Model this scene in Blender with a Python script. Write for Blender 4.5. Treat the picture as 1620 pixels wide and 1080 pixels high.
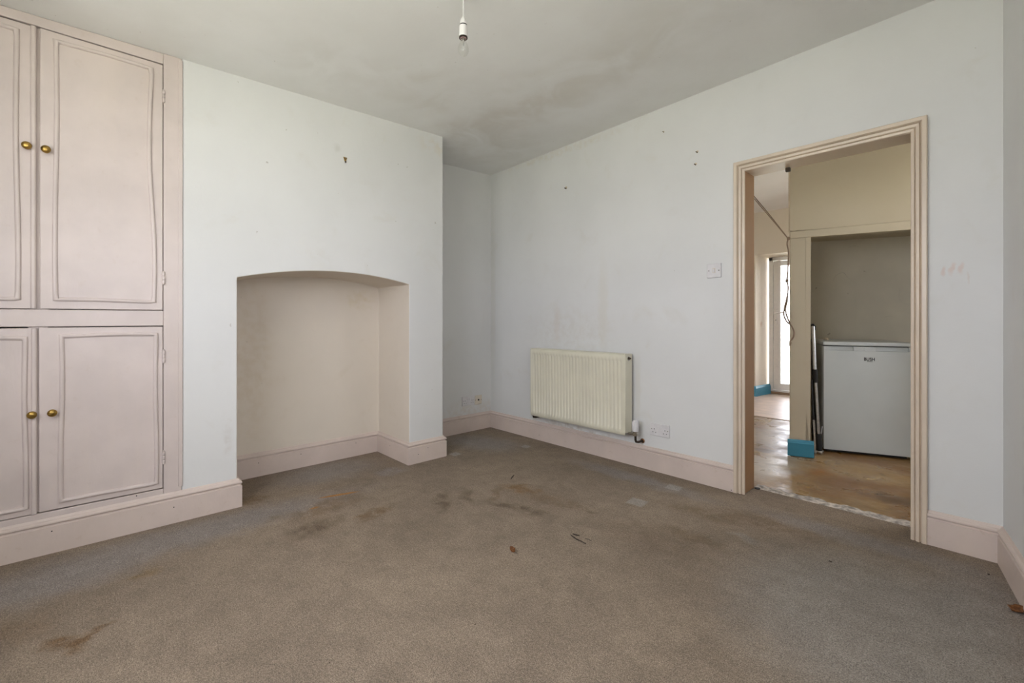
import bpy, bmesh, math, random
from mathutils import Vector, Matrix, noise as mnoise
random.seed(7)
for o in list(bpy.data.objects): bpy.data.objects.remove(o)
S = bpy.context.scene
COL = S.collection

# ------------------------------------------------------------------ camera
FPX, HORIZON, CAM = 720.0, 505.0, Vector((3.4106, -2.8849, 1.05))
YAW = math.radians(47.1)
FWD = Vector((-math.sin(YAW), math.cos(YAW), 0)); RGT = Vector((math.cos(YAW), math.sin(YAW), 0))
cd = bpy.data.cameras.new('camera'); cam = bpy.data.objects.new('camera', cd); COL.objects.link(cam)
cam.location = CAM; cam.rotation_euler = (math.pi/2, 0, YAW)
cd.sensor_width = 36; cd.lens = 36*FPX/1620; cd.shift_y = -(540-HORIZON)/1620; cd.clip_start = .02
S.camera = cam
S.view_settings.view_transform = 'Standard'; S.view_settings.look = 'None'; S.view_settings.gamma = 1
S.view_settings.use_curve_mapping = False
S.view_settings.exposure = 2.06

# ------------------------------------------------------------------ daylight
W = bpy.data.worlds.new('World'); S.world = W; W.use_nodes = True
bg = W.node_tree.nodes['Background']; bg.inputs[0].default_value = (.955, .975, 1.06, 1); bg.inputs[1].default_value = 2.0
sl = bpy.data.lights.new('sun', 'SUN'); sl.energy = 9.0; sl.angle = .01; sl.color = (1.0, .96, .88)      # lights the lawn outside, runs along the window walls
sun = bpy.data.objects.new('sun', sl); COL.objects.link(sun); sun.location = (-6, 0, 8); sun.rotation_euler = Vector((math.cos(math.radians(52)), 0, -math.sin(math.radians(52)))).to_track_quat('-Z', 'Y').to_euler()
def portal(name, loc, rot, sx, sy):
    l = bpy.data.lights.new(name, 'AREA'); l.shape = 'RECTANGLE'; l.size = sx; l.size_y = sy; l.cycles.is_portal = True
    o = bpy.data.objects.new(name, l); COL.objects.link(o); o.location = loc; o.rotation_euler = rot
REAR = -3.6
WIN = (1.35, 3.3, 1.0, 2.22)            # window behind the camera: x0 x1 z0 z1
KWIN = (1.0, 2.75, .9, 2.05)             # kitchen window in its right wall: y0 y1 z0 z1
KX = 4.3
SWIN = (-3.05, -2.25, 1.0, 2.15)            # second window, in the right wall beside the camera
portal('window_portal', ((WIN[0]+WIN[1])/2, REAR-.18, (WIN[2]+WIN[3])/2), (math.pi/2, 0, 0), WIN[1]-WIN[0], WIN[3]-WIN[2])
bpy.data.objects['window_portal'].rotation_euler = (-math.pi/2, 0, math.pi)
portal('kitchen_portal', (KX+.16, (KWIN[0]+KWIN[1])/2, (KWIN[2]+KWIN[3])/2), (0, math.pi/2, 0), KWIN[3]-KWIN[2], KWIN[1]-KWIN[0])
portal('side_portal', (3.415-.1625*(SWIN[0]+SWIN[1])/2+.17, (SWIN[0]+SWIN[1])/2, (SWIN[2]+SWIN[3])/2), (0, 0, 0), SWIN[1]-SWIN[0], SWIN[3]-SWIN[2])
portal('door_portal', (1.62, 4.3, 1.0), (-math.pi/2, 0, 0), .7, 1.75)
# aim checks: an area light shines along its local -Z
for n, d in (('window_portal', Vector((0, 1, 0))), ('kitchen_portal', Vector((-1, 0, 0))), ('side_portal', Vector((-1, -.1625, 0))), ('door_portal', Vector((0, -1, 0)))):
    o = bpy.data.objects[n]; o.rotation_euler = d.to_track_quat('-Z', 'Z').to_euler()
bpy.data.objects['kitchen_portal'].data.size, bpy.data.objects['kitchen_portal'].data.size_y = KWIN[1]-KWIN[0], KWIN[3]-KWIN[2]

# ------------------------------------------------------------------ helpers: pixel -> point on a known surface
def ray(x, y): return FWD + RGT*((x-810)/FPX) + Vector((0, 0, (HORIZON-y)/FPX))
def on(x, y, P, n):
    r = ray(x, y); return CAM + r*((Vector(P)-CAM).dot(n)/r.dot(n))
def onz(x, y, z=0.): return on(x, y, (0, 0, z), Vector((0, 0, 1)))
def onx(x, y, X): return on(x, y, (X, 0, 0), Vector((1, 0, 0)))
def ony(x, y, Y): return on(x, y, (0, Y, 0), Vector((0, 1, 0)))

# ------------------------------------------------------------------ materials
class NT:
    def __init__(s, name):
        s.m = bpy.data.materials.new(name); s.m.use_nodes = True; s.t = s.m.node_tree
        s.b = s.t.nodes['Principled BSDF']; s.out = s.t.nodes['Material Output']
        s.pos = s.t.nodes.new('ShaderNodeNewGeometry').outputs['Position']
    def n(s, typ, **kw):
        x = s.t.nodes.new(typ)
        for k, v in kw.items(): setattr(x, k, v)
        return x
    def L(s, a, b): s.t.links.new(a, b)
    def noise(s, scale, detail=3, vec=None, rough=.55, stretch=None, dist=0):
        x = s.n('ShaderNodeTexNoise'); x.inputs['Scale'].default_value = scale; x.inputs['Detail'].default_value = detail
        x.inputs['Roughness'].default_value = rough; x.inputs['Distortion'].default_value = dist
        v = vec or s.pos
        if stretch:
            mp = s.n('ShaderNodeMapping'); mp.inputs['Scale'].default_value = stretch; s.L(v, mp.inputs['Vector']); v = mp.outputs[0]
        s.L(v, x.inputs['Vector']); return x.outputs['Fac']
    def ramp(s, fac, a, b, lo=0., hi=1., smooth=True):
        r = s.n('ShaderNodeMapRange'); r.interpolation_type = 'SMOOTHSTEP' if smooth else 'LINEAR'
        s.L(fac, r.inputs[0])
        for i, v in enumerate((a, b, lo, hi)): r.inputs[i+1].default_value = v
        return r.outputs[0]
    def math(s, op, a, b=None):
        m = s.n('ShaderNodeMath', operation=op)
        for i, v in enumerate((a, b)):
            if v is None: continue
            if isinstance(v, (int, float)): m.inputs[i].default_value = v
            else: s.L(v, m.inputs[i])
        return m.outputs[0]
    def mix(s, fac, a, b, mode='MIX'):
        m = s.n('ShaderNodeMix'); m.data_type = 'RGBA'; m.blend_type = mode
        for sock, v in ((m.inputs[0], fac), (m.inputs[6], a), (m.inputs[7], b)):
            if isinstance(v, (int, float)): sock.default_value = v
            elif isinstance(v, (tuple, list)): sock.default_value = (*v[:3], 1)
            else: s.L(v, sock)
        return m.outputs[2]
    def stain(s, col, c, r, color, strength, rotz=0, rot=None, inner=.25, vec=None, nz=None, nlo=.35, nhi=.65):
        mp = s.n('ShaderNodeMapping'); mp.vector_type = 'TEXTURE'
        mp.inputs['Location'].default_value = c; mp.inputs['Rotation'].default_value = rot or (0, 0, rotz); mp.inputs['Scale'].default_value = r
        s.L(vec or s.pos, mp.inputs['Vector'])
        l = s.n('ShaderNodeVectorMath', operation='LENGTH'); s.L(mp.outputs[0], l.inputs[0])
        k = s.ramp(l.outputs['Value'], inner, 1., strength, 0.)
        if nz is not None: k = s.math('MULTIPLY', k, s.ramp(nz, nlo, nhi))
        return s.mix(k, col, color)
    def warp(s, scale, amt):
        x = s.n('ShaderNodeTexNoise'); x.inputs['Scale'].default_value = scale; x.inputs['Detail'].default_value = 3; s.L(s.pos, x.inputs['Vector'])
        a = s.n('ShaderNodeVectorMath', operation='SUBTRACT'); s.L(x.outputs['Color'], a.inputs[0]); a.inputs[1].default_value = (.5, .5, .5)
        m = s.n('ShaderNodeVectorMath', operation='SCALE'); s.L(a.outputs[0], m.inputs[0]); m.inputs['Scale'].default_value = amt
        d = s.n('ShaderNodeVectorMath', operation='ADD'); s.L(s.pos, d.inputs[0]); s.L(m.outputs[0], d.inputs[1]); return d.outputs[0]
    def bump(s, h, strength, dist=.002):
        b = s.n('ShaderNodeBump'); b.inputs['Strength'].default_value = strength; b.inputs['Distance'].default_value = dist
        s.L(h, b.inputs['Height']); s.L(b.outputs[0], s.b.inputs['Normal'])
    def done(s, col, rough=.5, metal=0, spec=None):
        if isinstance(col, (tuple, list)): s.b.inputs['Base Color'].default_value = (*col[:3], 1)
        else: s.L(col, s.b.inputs['Base Color'])
        if isinstance(rough, (int, float)): s.b.inputs['Roughness'].default_value = rough
        else: s.L(rough, s.b.inputs['Roughness'])
        s.b.inputs['Metallic'].default_value = metal
        if spec is not None: s.b.inputs['Specular IOR Level'].default_value = spec
        return s.m
def srgb(r, g, b):
    f = lambda c: (c/255/12.92 if c/255 <= .04045 else ((c/255+.055)/1.055)**2.4)
    return (f(r), f(g), f(b))
def var(c, k): return tuple(min(1, x*k) for x in c)

def plain(name, col, rough=.5, metal=0, amt=.08, scale=25, bump=0, bscale=120, spec=None):
    t = NT(name); nz = t.noise(scale, 4)
    c = t.mix(t.ramp(nz, .3, .7), var(col, 1-amt), var(col, 1+amt*.5))
    if bump: t.bump(t.noise(bscale, 3), bump)
    return t.done(c, rough, metal, spec)

WHITE = (.745, .742, .728)
def wall_mat(name, base=WHITE, stains=(), amt=.05):  # stains: real marks plus a few painted shadows
    t = NT(name)
    c = t.mix(t.ramp(t.noise(1.6, 4), .3, .7), var(base, 1-amt), base)
    c = t.mix(t.math('MULTIPLY', t.ramp(t.noise(5, 5, dist=.6), .56, .78), .30), c, (base[0]*.86, base[1]*.82, base[2]*.74))
    sp = t.ramp(t.noise(38, 1), .80, .83); c = t.mix(t.math('MULTIPLY', sp, .5), c, (.35, .31, .25))
    w = t.warp(14, .06); nz = t.noise(20, 4)
    for st in stains: c = t.stain(c, *st[:4], vec=w, nz=nz if len(st) > 4 else None, **(st[4] if len(st) > 4 else {}))
    t.bump(t.math('ADD', t.noise(9, 4), t.math('MULTIPLY', t.noise(90, 2), .15)), .25, .006)
    return t.done(c, .62, spec=.3)
GRIME = (.42, .33, .24)
M = {}
M['wall_chimney'] = wall_mat('wall_chimney')
_p = onx(533, 233, .488)
M['wall_chimney'] = wall_mat('chimney_paint', WHITE, [
    ((.488, _p.y, _p.z), (.1, .03, .04), (.55, .54, .5), .35),
    ((.488, -2.32, .42), (.1, .04, .25), GRIME, .18, dict(nlo=.4, nhi=.7)),
    ((.488, -.95, 2.36), (.1, .22, .1), (.66, .56, .42), .3, dict())])
M['wall_alcove'] = wall_mat('alcove_paint', WHITE, [((0, -.2, .2), (.1, .5, .12), (.6, .5, .38), .3, dict())])
M['niche'] = wall_mat('niche_cream_paint', (.75, .675, .58), [((.02, -1.35, 1.2), (.1, .2, .12), (.62, .52, .3), .3, dict()), ((.02, -2.1, .8), (.1, .18, .8), (.6, .48, .32), .25, dict())])  # second mark paints the left jamb's shade on the niche back
M['wall_door'] = wall_mat('door_wall_paint', WHITE, [
    ((1.0, 0, .93), (.6, .1, .28), (.52, .46, .37), .20, dict(nlo=.35, nhi=.7)),
    ((.86, 0, 1.0), (.05, .1, .2), (.55, .42, .33), .18),
    ((1.33, 0, 1.15), (.07, .1, .5), (.62, .55, .40), .18),
    ((1.63, 0, .55), (.04, .1, .35), (.6, .54, .42), .25),  # radiator's shadow painted on the wall past its right end
    ((3.235, 0, 1.275), (.012, .1, .035), (.66, .44, .36), .38), ((3.26, 0, 1.28), (.012, .1, .04), (.66, .44, .36), .38),
    ((3.285, 0, 1.275), (.011, .1, .035), (.66, .44, .36), .36), ((3.305, 0, 1.235), (.008, .1, .03), (.62, .5, .42), .3),
    ((.03, 0, 1.2), (.06, .1, 1.2), (.58, .54, .44), .2),  # corner shade painted as a darker upright strip
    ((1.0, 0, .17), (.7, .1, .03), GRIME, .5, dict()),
    ((.9, 0, 2.45), (.9, .1, .05), (.62, .54, .40), .28, dict())])
M['wall_right'] = wall_mat('right_wall_paint', WHITE)
M['wall_plain'] = wall_mat('plain_wall_paint', var(WHITE, .95))
def ceiling_mat():
    t = NT('ceiling_paint'); w = t.warp(3.5, .5); nz = t.noise(7, 5); nz2 = t.noise(3, 5, dist=1)
    c = t.mix(t.ramp(t.noise(2.2, 4), .3, .7), (.82, .81, .785), (.87, .865, .845))
    for st in [((.75, -.75, 2.46), (.75, .45, 1), (.46, .39, .29), .30, dict()), ((1.35, -.75, 2.46), (.6, .4, 1), (.56, .48, .36), .26, dict()),
               ((.55, -.35, 2.46), (.55, .4, 1), (.52, .47, .37), .26, dict()), ((1.05, -1.35, 2.46), (.5, .3, 1), (.58, .52, .42), .3, dict()),
               ((2.0, -.7, 2.46), (.8, .45, 1), (.60, .55, .46), .3, dict()), ((.9, -1.9, 2.46), (.35, .5, 1), (.6, .57, .5), .25, dict())]:
        c = t.stain(c, *st[:4], vec=w, nz=nz2, nlo=.3, nhi=.66, inner=.1)
    sp = t.ramp(t.noise(60, 1), .79, .82); c = t.mix(t.math('MULTIPLY', sp, .45), c, (.4, .36, .3))
    t.bump(t.noise(12, 4), .2, .006)
    return t.done(c, .75, spec=.2)
M['ceiling'] = ceiling_mat()
BEIGE = (.66, .555, .495)
def trim_mat(name, col, rough=.42, chips=.25):
    t = NT(name)
    c = t.mix(t.ramp(t.noise(4, 4), .3, .7), var(col, .94), var(col, 1.04))
    c = t.mix(t.math('MULTIPLY', t.ramp(t.noise(6, 5, stretch=(1, 1, .12), dist=.5), .5, .75), .35), c, (col[0]*1.08, col[1]*1.07, col[2]*1.0))
    c = t.mix(t.math('MULTIPLY', t.ramp(t.noise(30, 4, dist=.4), .62, .72), chips), c, (col[0]*.80, col[1]*.72, col[2]*.62))
    t.bump(t.math('ADD', t.noise(60, 3, stretch=(1, 1, .25)), t.noise(15, 3)), .18, .003)
    return t.done(c, rough)
M['trim'] = trim_mat('skirting_gloss_paint', BEIGE)
M['cupboard'] = trim_mat('cupboard_gloss_paint', (.65, .562, .525), .36, .12)
M['architrave'] = trim_mat('architrave_gloss_paint', (.68, .57, .45), .34, .2)
M['lining'] = trim_mat('lining_gloss_paint', (.30, .165, .08), .38, .35)
M['brass'] = plain('aged_brass', (.42, .27, .075), .3, 1, .3, 60)
M['plastic'] = plain('white_plastic', (.72, .70, .70), .35, amt=.05)
M['cream_plastic'] = plain('cream_plastic', (.70, .63, .52), .4, amt=.06)
M['radiator'] = plain('radiator_cream_enamel', (.72, .685, .55), .33, amt=.04, scale=6)
M['black'] = plain('black_void', (.012, .011, .010), .7)
M['dark_metal'] = plain('tarnished_dark_metal', (.05, .035, .025), .45, .7, .4, 90)
M['copper'] = plain('tarnished_copper', (.30, .15, .07), .4, .9, .4, 60)
M['chrome'] = plain('worn_chrome', (.55, .52, .47), .25, 1, .25, 60)
M['steel'] = plain('brushed_steel', (.62, .62, .62), .3, 1, .15, 80)
M['upvc'] = plain('white_upvc', (.82, .79, .75), .3, amt=.03)
M['fridge'] = plain('fridge_enamel', (.55, .575, .56), .32, amt=.03, scale=4)
M['fridge_side'] = plain('fridge_side_grey', (.42, .44, .42), .4, amt=.08, scale=10)
M['logo'] = plain('black_print', (.01, .01, .011), .5)
M['blue'] = trim_mat('teal_blue_gloss_paint', (.05, .255, .37), .38, .5)
M['kitchen_wall'] = wall_mat('kitchen_wall_paint', (.70, .61, .50), [((1.15, 3.98, .98), (.1, .06, .06), (.5, .3, .18), .6)])
M['stairs_wall'] = wall_mat('stair_partition_paint', (.57, .495, .365))
M['kitchen_ceiling'] = wall_mat('kitchen_ceiling_paint', (.90, .86, .85))
def recess_mat():
    t = NT('recess_panel_grey'); base = (.66, .61, .50)
    c = t.mix(t.ramp(t.noise(3, 4), .3, .7), var(base, .9), base)
    w = t.n('ShaderNodeTexNoise'); w.inputs['Scale'].default_value = 3.2; w.inputs['Detail'].default_value = 1; t.L(t.pos, w.inputs['Vector'])
    line = t.math('ABSOLUTE', t.math('SUBTRACT', w.outputs['Fac'], .5))
    c = t.mix(t.math('MULTIPLY', t.ramp(line, .0, .004, 1, 0), t.ramp(t.noise(4, 2), .5, .62, 0, .4)), c, (.2, .19, .17))
    sp = t.ramp(t.noise(22, 1), .76, .79); c = t.mix(t.math('MULTIPLY', sp, .5), c, (.25, .2, .14))
    return t.done(c, .6)
M['recess'] = recess_mat()

def carpet_mat():
    t = NT('worn_grey_brown_carpet')
    big = t.noise(1.3, 4); med = t.noise(7, 5, stretch=(1, 1.5, 1)); fine = t.noise(260, 2); fib = t.noise(95, 3, rough=.7)
    c = t.mix(t.ramp(big, .35, .65), (.248, .196, .149), (.290, .229, .172))
    c = t.mix(t.math('MULTIPLY', t.ramp(med, .42, .68), .45), c, (.225, .178, .134))
    mot = t.math('MULTIPLY', t.ramp(t.noise(17, 6, rough=.75, dist=.8), .25, .75, .90, 1.10), t.ramp(t.noise(4.5, 4, dist=1.2), .3, .7, .94, 1.06)); w = t.warp(11, .14); nz = t.noise(13, 5, rough=.65); BR = (.165, .100, .050); DK = (.132, .094, .062); LT = (.38, .35, .315); CL = (.278, .25, .235)
    def at(x, y): p = onz(x, y); return (p.x, p.y, 0)
    # cleaner greyer pile along the walls (kept from tread), browner trodden middle
    for (x, y), r, rot in [((300, 845), (.22, 1.2, 1), 0), ((520, 745), (.32, .5, 1), 0), ((760, 700), (.55, .3, 1), .3), ((60, 930), (.2, .5, 1), 0),
                           ((1000, 755), (.75, .12, 1), 0), ((1350, 850), (.6, .14, 1), 0), ((1540, 960), (.22, .55, 1), 0)]:
        c = t.stain(c, at(x, y), r, CL, .7, rotz=rot, vec=w, inner=.2)
    c = t.stain(c, at(1390, 985), (.62, .75, 1), (.30, .268, .238), .9, rotz=.2, vec=w, inner=.35)  # greyer pile, also paled in colour to offset the weaker light here
    for (x, y), r, col, k, rot in [
        ((105, 1018), (.115, .05, 1), BR, .85, .75), ((152, 1001), (.02, .085, 1), BR, .8, .55), ((228, 907), (.05, .09, 1), (.2, .13, .06), .6, .3),
        ((20, 1000), (.15, .15, 1), BR, .35, 0), ((500, 835), (.13, .20, 1), DK, .75, .2), ((590, 812), (.07, .17, 1), BR, .7, .2), ((520, 800), (.14, .3, 1), BR, .45, .2),
        ((700, 793), (.06, .22, 1), DK, .7, .9), ((740, 785), (.05, .14, 1), DK, .6, 1.2), ((805, 800), (.17, .06, 1), DK, .75, .4), ((840, 808), (.13, .09, 1), DK, .65, .3),
        ((825, 773), (.16, .09, 1), (.2, .115, .05), .75, .4), ((785, 780), (.05, .16, 1), BR, .55, .6), ((925, 806), (.12, .04, 1), DK, .6, .2), ((870, 790), (.3, .1, 1), BR, .4, .2),
        ((1110, 812), (.30, .10, 1), (.165, .115, .07), .6, .1), ((1090, 848), (.24, .08, 1), (.165, .115, .07), .55, .1), ((1200, 825), (.35, .12, 1), (.16, .105, .065), .55, .1),
        ((1020, 850), (.35, .2, 1), (.19, .14, .098), .5, .1), ((640, 850), (.3, .4, 1), (.19, .15, .11), .4, .3), ((400, 790), (.1, .12, 1), BR, .6, 0), ((430, 820), (.08, .1, 1), (.2, .15, .1), .5, 0),
        ((1175, 850), (.12, .05, 1), (.28, .255, .225), .5, .1), ((620, 745), (.12, .16, 1), (.25, .23, .23), .55, 0)]:
        c = t.stain(c, at(x, y), r, tuple(min(.5, q*1.1) for q in col) if col not in (BR, DK) else col, k, rotz=rot, vec=w, nz=nz, nlo=.27, nhi=.60, inner=.25)
    # square dents left by furniture feet, pale pile
    for (x, y), r in [((1008, 794), .05), ((1066, 771), .045), ((720, 718), .04), ((832, 706), .035)]:
        p = at(x, y); mp = t.n('ShaderNodeMapping'); mp.vector_type = 'TEXTURE'; mp.inputs['Location'].default_value = p; mp.inputs['Scale'].default_value = (r, r, 1); mp.inputs['Rotation'].default_value = (0, 0, .12)
        t.L(t.warp(40, .012), mp.inputs['Vector']); sx = t.n('ShaderNodeSeparateXYZ'); t.L(mp.outputs[0], sx.inputs[0])
        d = t.math('MAXIMUM', t.math('ABSOLUTE', sx.outputs[0]), t.math('ABSOLUTE', sx.outputs[1]))
        c = t.mix(t.ramp(d, .85, 1.1, .6, 0), c, LT)
    # rust streak
    a, b = onz(497, 789), onz(574, 776); mid = (a+b)/2; ang = math.atan2(b.y-a.y, b.x-a.x)
    c = t.stain(c, (mid.x, mid.y, 0), ((b-a).length/2, .02, 1), (.40, .19, .06), .9, rotz=ang, inner=.5, vec=t.warp(30, .012))
    p = onz(498, 803); c = t.stain(c, (p.x, p.y, 0), (.02, .035, 1), (.33, .16, .05), .8, vec=t.warp(30, .02))
    # crumbs and pile speckle
    c = t.mix(t.math('MULTIPLY', t.ramp(t.noise(48, 1), .80, .82), .8), c, (.05, .035, .02))
    c = t.mix(t.math('MULTIPLY', t.ramp(t.noise(70, 1, stretch=(1, 1, 3)), .83, .85), .8), c, (.6, .56, .5))
    sp = t.ramp(fine, .28, .72, .62, 1.36); cm = t.n('ShaderNodeCombineXYZ')
    for i in range(3): t.L(sp, cm.inputs[i])
    c = t.mix(1.0, c, cm.outputs[0], 'MULTIPLY')
    fb = t.math('MULTIPLY', t.ramp(fib, .3, .7, .84, 1.16), mot); cm2 = t.n('ShaderNodeCombineXYZ')
    for i in range(3): t.L(fb, cm2.inputs[i])
    c = t.mix(1.0, c, cm2.outputs[0], 'MULTIPLY')
    t.bump(t.math('ADD', fine, t.math('MULTIPLY', fib, 1.2)), .55, .004)
    return t.done(c, .95, spec=.1)
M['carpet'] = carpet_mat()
def screed_mat():
    t = NT('stained_concrete_screed')
    c = t.mix(t.ramp(t.noise(2.5, 5, dist=.6), .3, .7), (.21, .105, .034), (.34, .225, .10))
    c = t.mix(t.math('MULTIPLY', t.ramp(t.noise(5, 5, stretch=(.6, 2, 1), dist=1), .5, .7), .6), c, (.20, .12, .05))
    c = t.mix(t.math('MULTIPLY', t.ramp(t.noise(9, 6), .60, .72), .6), c, (.06, .04, .025))
    c = t.mix(t.math('MULTIPLY', t.ramp(t.noise(14, 5), .58, .75), .5), c, (.40, .33, .23))
    w = t.warp(8, .2)
    for (x, y), r, col, k in [((1215, 735), (.25, .5, 1), (.50, .47, .40), .6), ((1298, 745), (.07, .13, 1), (.26, .11, .02), .85), ((1375, 765), (.35, .12, 1), (.20, .11, .05), .5), ((1420, 790), (.2, .15, 1), (.10, .06, .03), .7), ((1210, 712), (.12, .08, 1), (.09, .06, .04), .8), ((1230, 690), (.4, .6, 1), (.47, .42, .34), .5)]:  # the two large pale patches paint the glazed door's sheen; the rest are stains
        p = onz(x, y); c = t.stain(c, (p.x, p.y, 0), r, col, k, vec=w)
    gr = t.ramp(t.noise(45, 5, stretch=(.5, 2.2, 1), rough=.75), .25, .75, .72, 1.25); cm = t.n('ShaderNodeCombineXYZ')
    for i in range(3): t.L(gr, cm.inputs[i])
    c = t.mix(1.0, c, cm.outputs[0], 'MULTIPLY')
    c = t.mix(t.math('MULTIPLY', t.ramp(t.noise(34, 1), .78, .81), .8), c, (.03, .02, .012))
    t.bump(t.noise(25, 5), .3, .004)
    return t.done(c, t.ramp(t.noise(6, 4), .3, .7, .24, .5))
M['screed'] = screed_mat()
M['vinyl'] = plain('pinkish_hardboard', (.70, .55, .45), .4, amt=.14, scale=9)
M['threshold'] = plain('broken_plaster', (.52, .47, .42), .85, amt=.55, scale=35, bump=.6)
M['cord'] = plain('grubby_cord', (.27, .19, .13), .8, amt=.2)
M['leaf'] = plain('dried_leaf', (.20, .075, .02), .7, amt=.5, scale=120)
M['debris'] = plain('dark_crumb', (.05, .035, .025), .8, amt=.4, scale=120)
M['plaster'] = plain('cream_plaster', (.62, .52, .38), .8, amt=.2, scale=60)
M['grass'] = plain('garden_grass', (.43, .44, .38), .9, amt=.3, scale=2)
M['sill'] = plain('brown_sill', (.30, .19, .11), .5, amt=.2)
M['red_ring'] = plain('pinkish_bakelite', (.36, .24, .24), .5)
def glass_mat(name, tint=(1, 1, 1)):
    t = NT(name); tr = t.n('ShaderNodeBsdfTransparent'); tr.inputs[0].default_value = (*tint, 1)
    gl = t.n('ShaderNodeBsdfGlossy'); gl.inputs['Roughness'].default_value = .02
    fr = t.n('ShaderNodeFresnel'); fr.inputs[0].default_value = 1.45
    mx = t.n('ShaderNodeMixShader'); t.L(fr.outputs[0], mx.inputs[0]); t.L(tr.outputs[0], mx.inputs[1]); t.L(gl.outputs[0], mx.inputs[2]); t.L(mx.outputs[0], t.out.inputs[0])
    return t.m
M['glass'] = glass_mat('window_glass')
def bulb_mat():
    t = NT('bulb_glass'); tr = t.n('ShaderNodeBsdfTransparent'); tr.inputs[0].default_value = (.97, .97, .96, 1)
    gl = t.n('ShaderNodeBsdfGlossy'); gl.inputs['Roughness'].default_value = .06; lw = t.n('ShaderNodeLayerWeight'); lw.inputs['Blend'].default_value = .5
    k = t.math('ADD', .05, t.math('MULTIPLY', t.math('POWER', lw.outputs['Facing'], 4), .30))
    mx = t.n('ShaderNodeMixShader'); t.L(k, mx.inputs[0]); t.L(tr.outputs[0], mx.inputs[1]); t.L(gl.outputs[0], mx.inputs[2]); t.L(mx.outputs[0], t.out.inputs[0])
    return t.m
M['bulb'] = bulb_mat()

# ------------------------------------------------------------------ mesh helpers
class MB:
    def __init__(s): s.v = []; s.f = []; s.mi = []; s.cur = 0
    def add(s, vs, fs):
        b = len(s.v); s.v += [tuple(v) for v in vs]; s.f += [tuple(i+b for i in f) for f in fs]; s.mi += [s.cur]*len(fs); return s
    def box(s, x0, x1, y0, y1, z0, z1):
        return s.add([(x, y, z) for x in (x0, x1) for y in (y0, y1) for z in (z0, z1)], [(0, 1, 3, 2), (4, 6, 7, 5), (0, 4, 5, 1), (2, 3, 7, 6), (0, 2, 6, 4), (1, 5, 7, 3)])
    def quad(s, *p): return s.add(p, [tuple(range(len(p)))])
    def loops(s, L, closed_path=False, caps=True):
        n = len(L[0]); vs = [p for l in L for p in l]; fs = []
        R = range(len(L)) if closed_path else range(len(L)-1)
        for i in R:
            j = (i+1) % len(L)
            for k in range(n): fs.append((i*n+k, i*n+(k+1) % n, j*n+(k+1) % n, j*n+k))
        if caps and not closed_path: fs += [tuple(range(n))[::-1], tuple((len(L)-1)*n+k for k in range(n))]
        return s.add(vs, fs)
    def tube(s, pts, r, n=10, closed=False):
        pts = [Vector(p) for p in pts]; L = []; up = None
        for i, p in enumerate(pts):
            a = pts[i-1] if (i or closed) else p; b = pts[(i+1) % len(pts)] if (i < len(pts)-1 or closed) else p
            d = (b-a).normalized()
            if up is None: up = d.orthogonal().normalized()
            up = (up-d*up.dot(d)).normalized(); sd = d.cross(up); rr = r[i] if isinstance(r, (list, tuple)) else r
            L.append([p+(up*math.cos(t)+sd*math.sin(t))*rr for t in [2*math.pi*k/n for k in range(n)]])
        return s.loops(L, closed)
    def lathe(s, prof, base, axis=(0, 0, 1), n=20, sx=1., sy=1.):
        ax = Vector(axis).normalized(); u = ax.orthogonal().normalized() if abs(ax.z) < .9 else Vector((1, 0, 0))
        u = (u-ax*u.dot(ax)).normalized(); w = ax.cross(u); B = Vector(base)
        return s.loops([[B+ax*h+(u*math.cos(t)*sx+w*math.sin(t)*sy)*max(r, 1e-4) for t in [2*math.pi*k/n for k in range(n)]] for r, h in prof])
    def build(s, name, mats, parent=None, bevel=0, weld=True, angle=35, smooth=True, seg=2):
        me = bpy.data.meshes.new(name); me.from_pydata(s.v, [], s.f)
        mats = mats if isinstance(mats, (list, tuple)) else [mats]
        for m in mats: me.materials.append(M[m])
        for p, i in zip(me.polygons, s.mi): p.material_index = i
        bm = bmesh.new(); bm.from_mesh(me)
        if weld: bmesh.ops.remove_doubles(bm, verts=bm.verts, dist=1e-5)
        bmesh.ops.recalc_face_normals(bm, faces=bm.faces); bm.to_mesh(me); bm.free()
        if smooth: me.shade_smooth(); me.set_sharp_from_angle(angle=math.radians(angle))
        o = bpy.data.objects.new(name, me); COL.objects.link(o)
        if parent: o.parent = parent
        if bevel:
            b = o.modifiers.new('bevel', 'BEVEL'); b.width = bevel; b.segments = seg; b.limit_method = 'ANGLE'; b.angle_limit = math.radians(40)
            if smooth: b.harden_normals = False
        return o
def tag(o, label, cat=None, group=None, kind=None):
    o['label'] = label
    if cat: o['category'] = cat
    if group: o['group'] = group
    if kind: o['kind'] = kind
    return o
def struct(o, label): return tag(o, label, kind='structure')
def thing(name, loc, label, cat, rz=0, group=None):
    o = bpy.data.objects.new(name, None); COL.objects.link(o); o.location = loc; o.rotation_euler = (0, 0, rz); o.empty_display_size = .05
    return tag(o, label, cat, group)
def copy_tree(o, parent=None):
    c = o.copy(); COL.objects.link(c); c.parent = parent
    for ch in list(o.children): copy_tree(ch, c)
    return c

# ------------------------------------------------------------------ the room shell
XC = .488                       # front plane of the chimney breast
YA, YN0, YN1, YC = -.893, -1.185, -2.275, -2.530    # breast right edge, niche right, niche left, cupboard edge
NB = .010                       # niche back plane
WT = .15                        # door wall thickness
DX0, DX1, DZ = 2.362, 3.114, 1.938                  # door opening
def ceil(x, y): return 2.460+.0235*x+.0233*y
RW = lambda y: 3.415-.1625*y    # right wall line (slightly out of square)
TOP = 2.66

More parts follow.
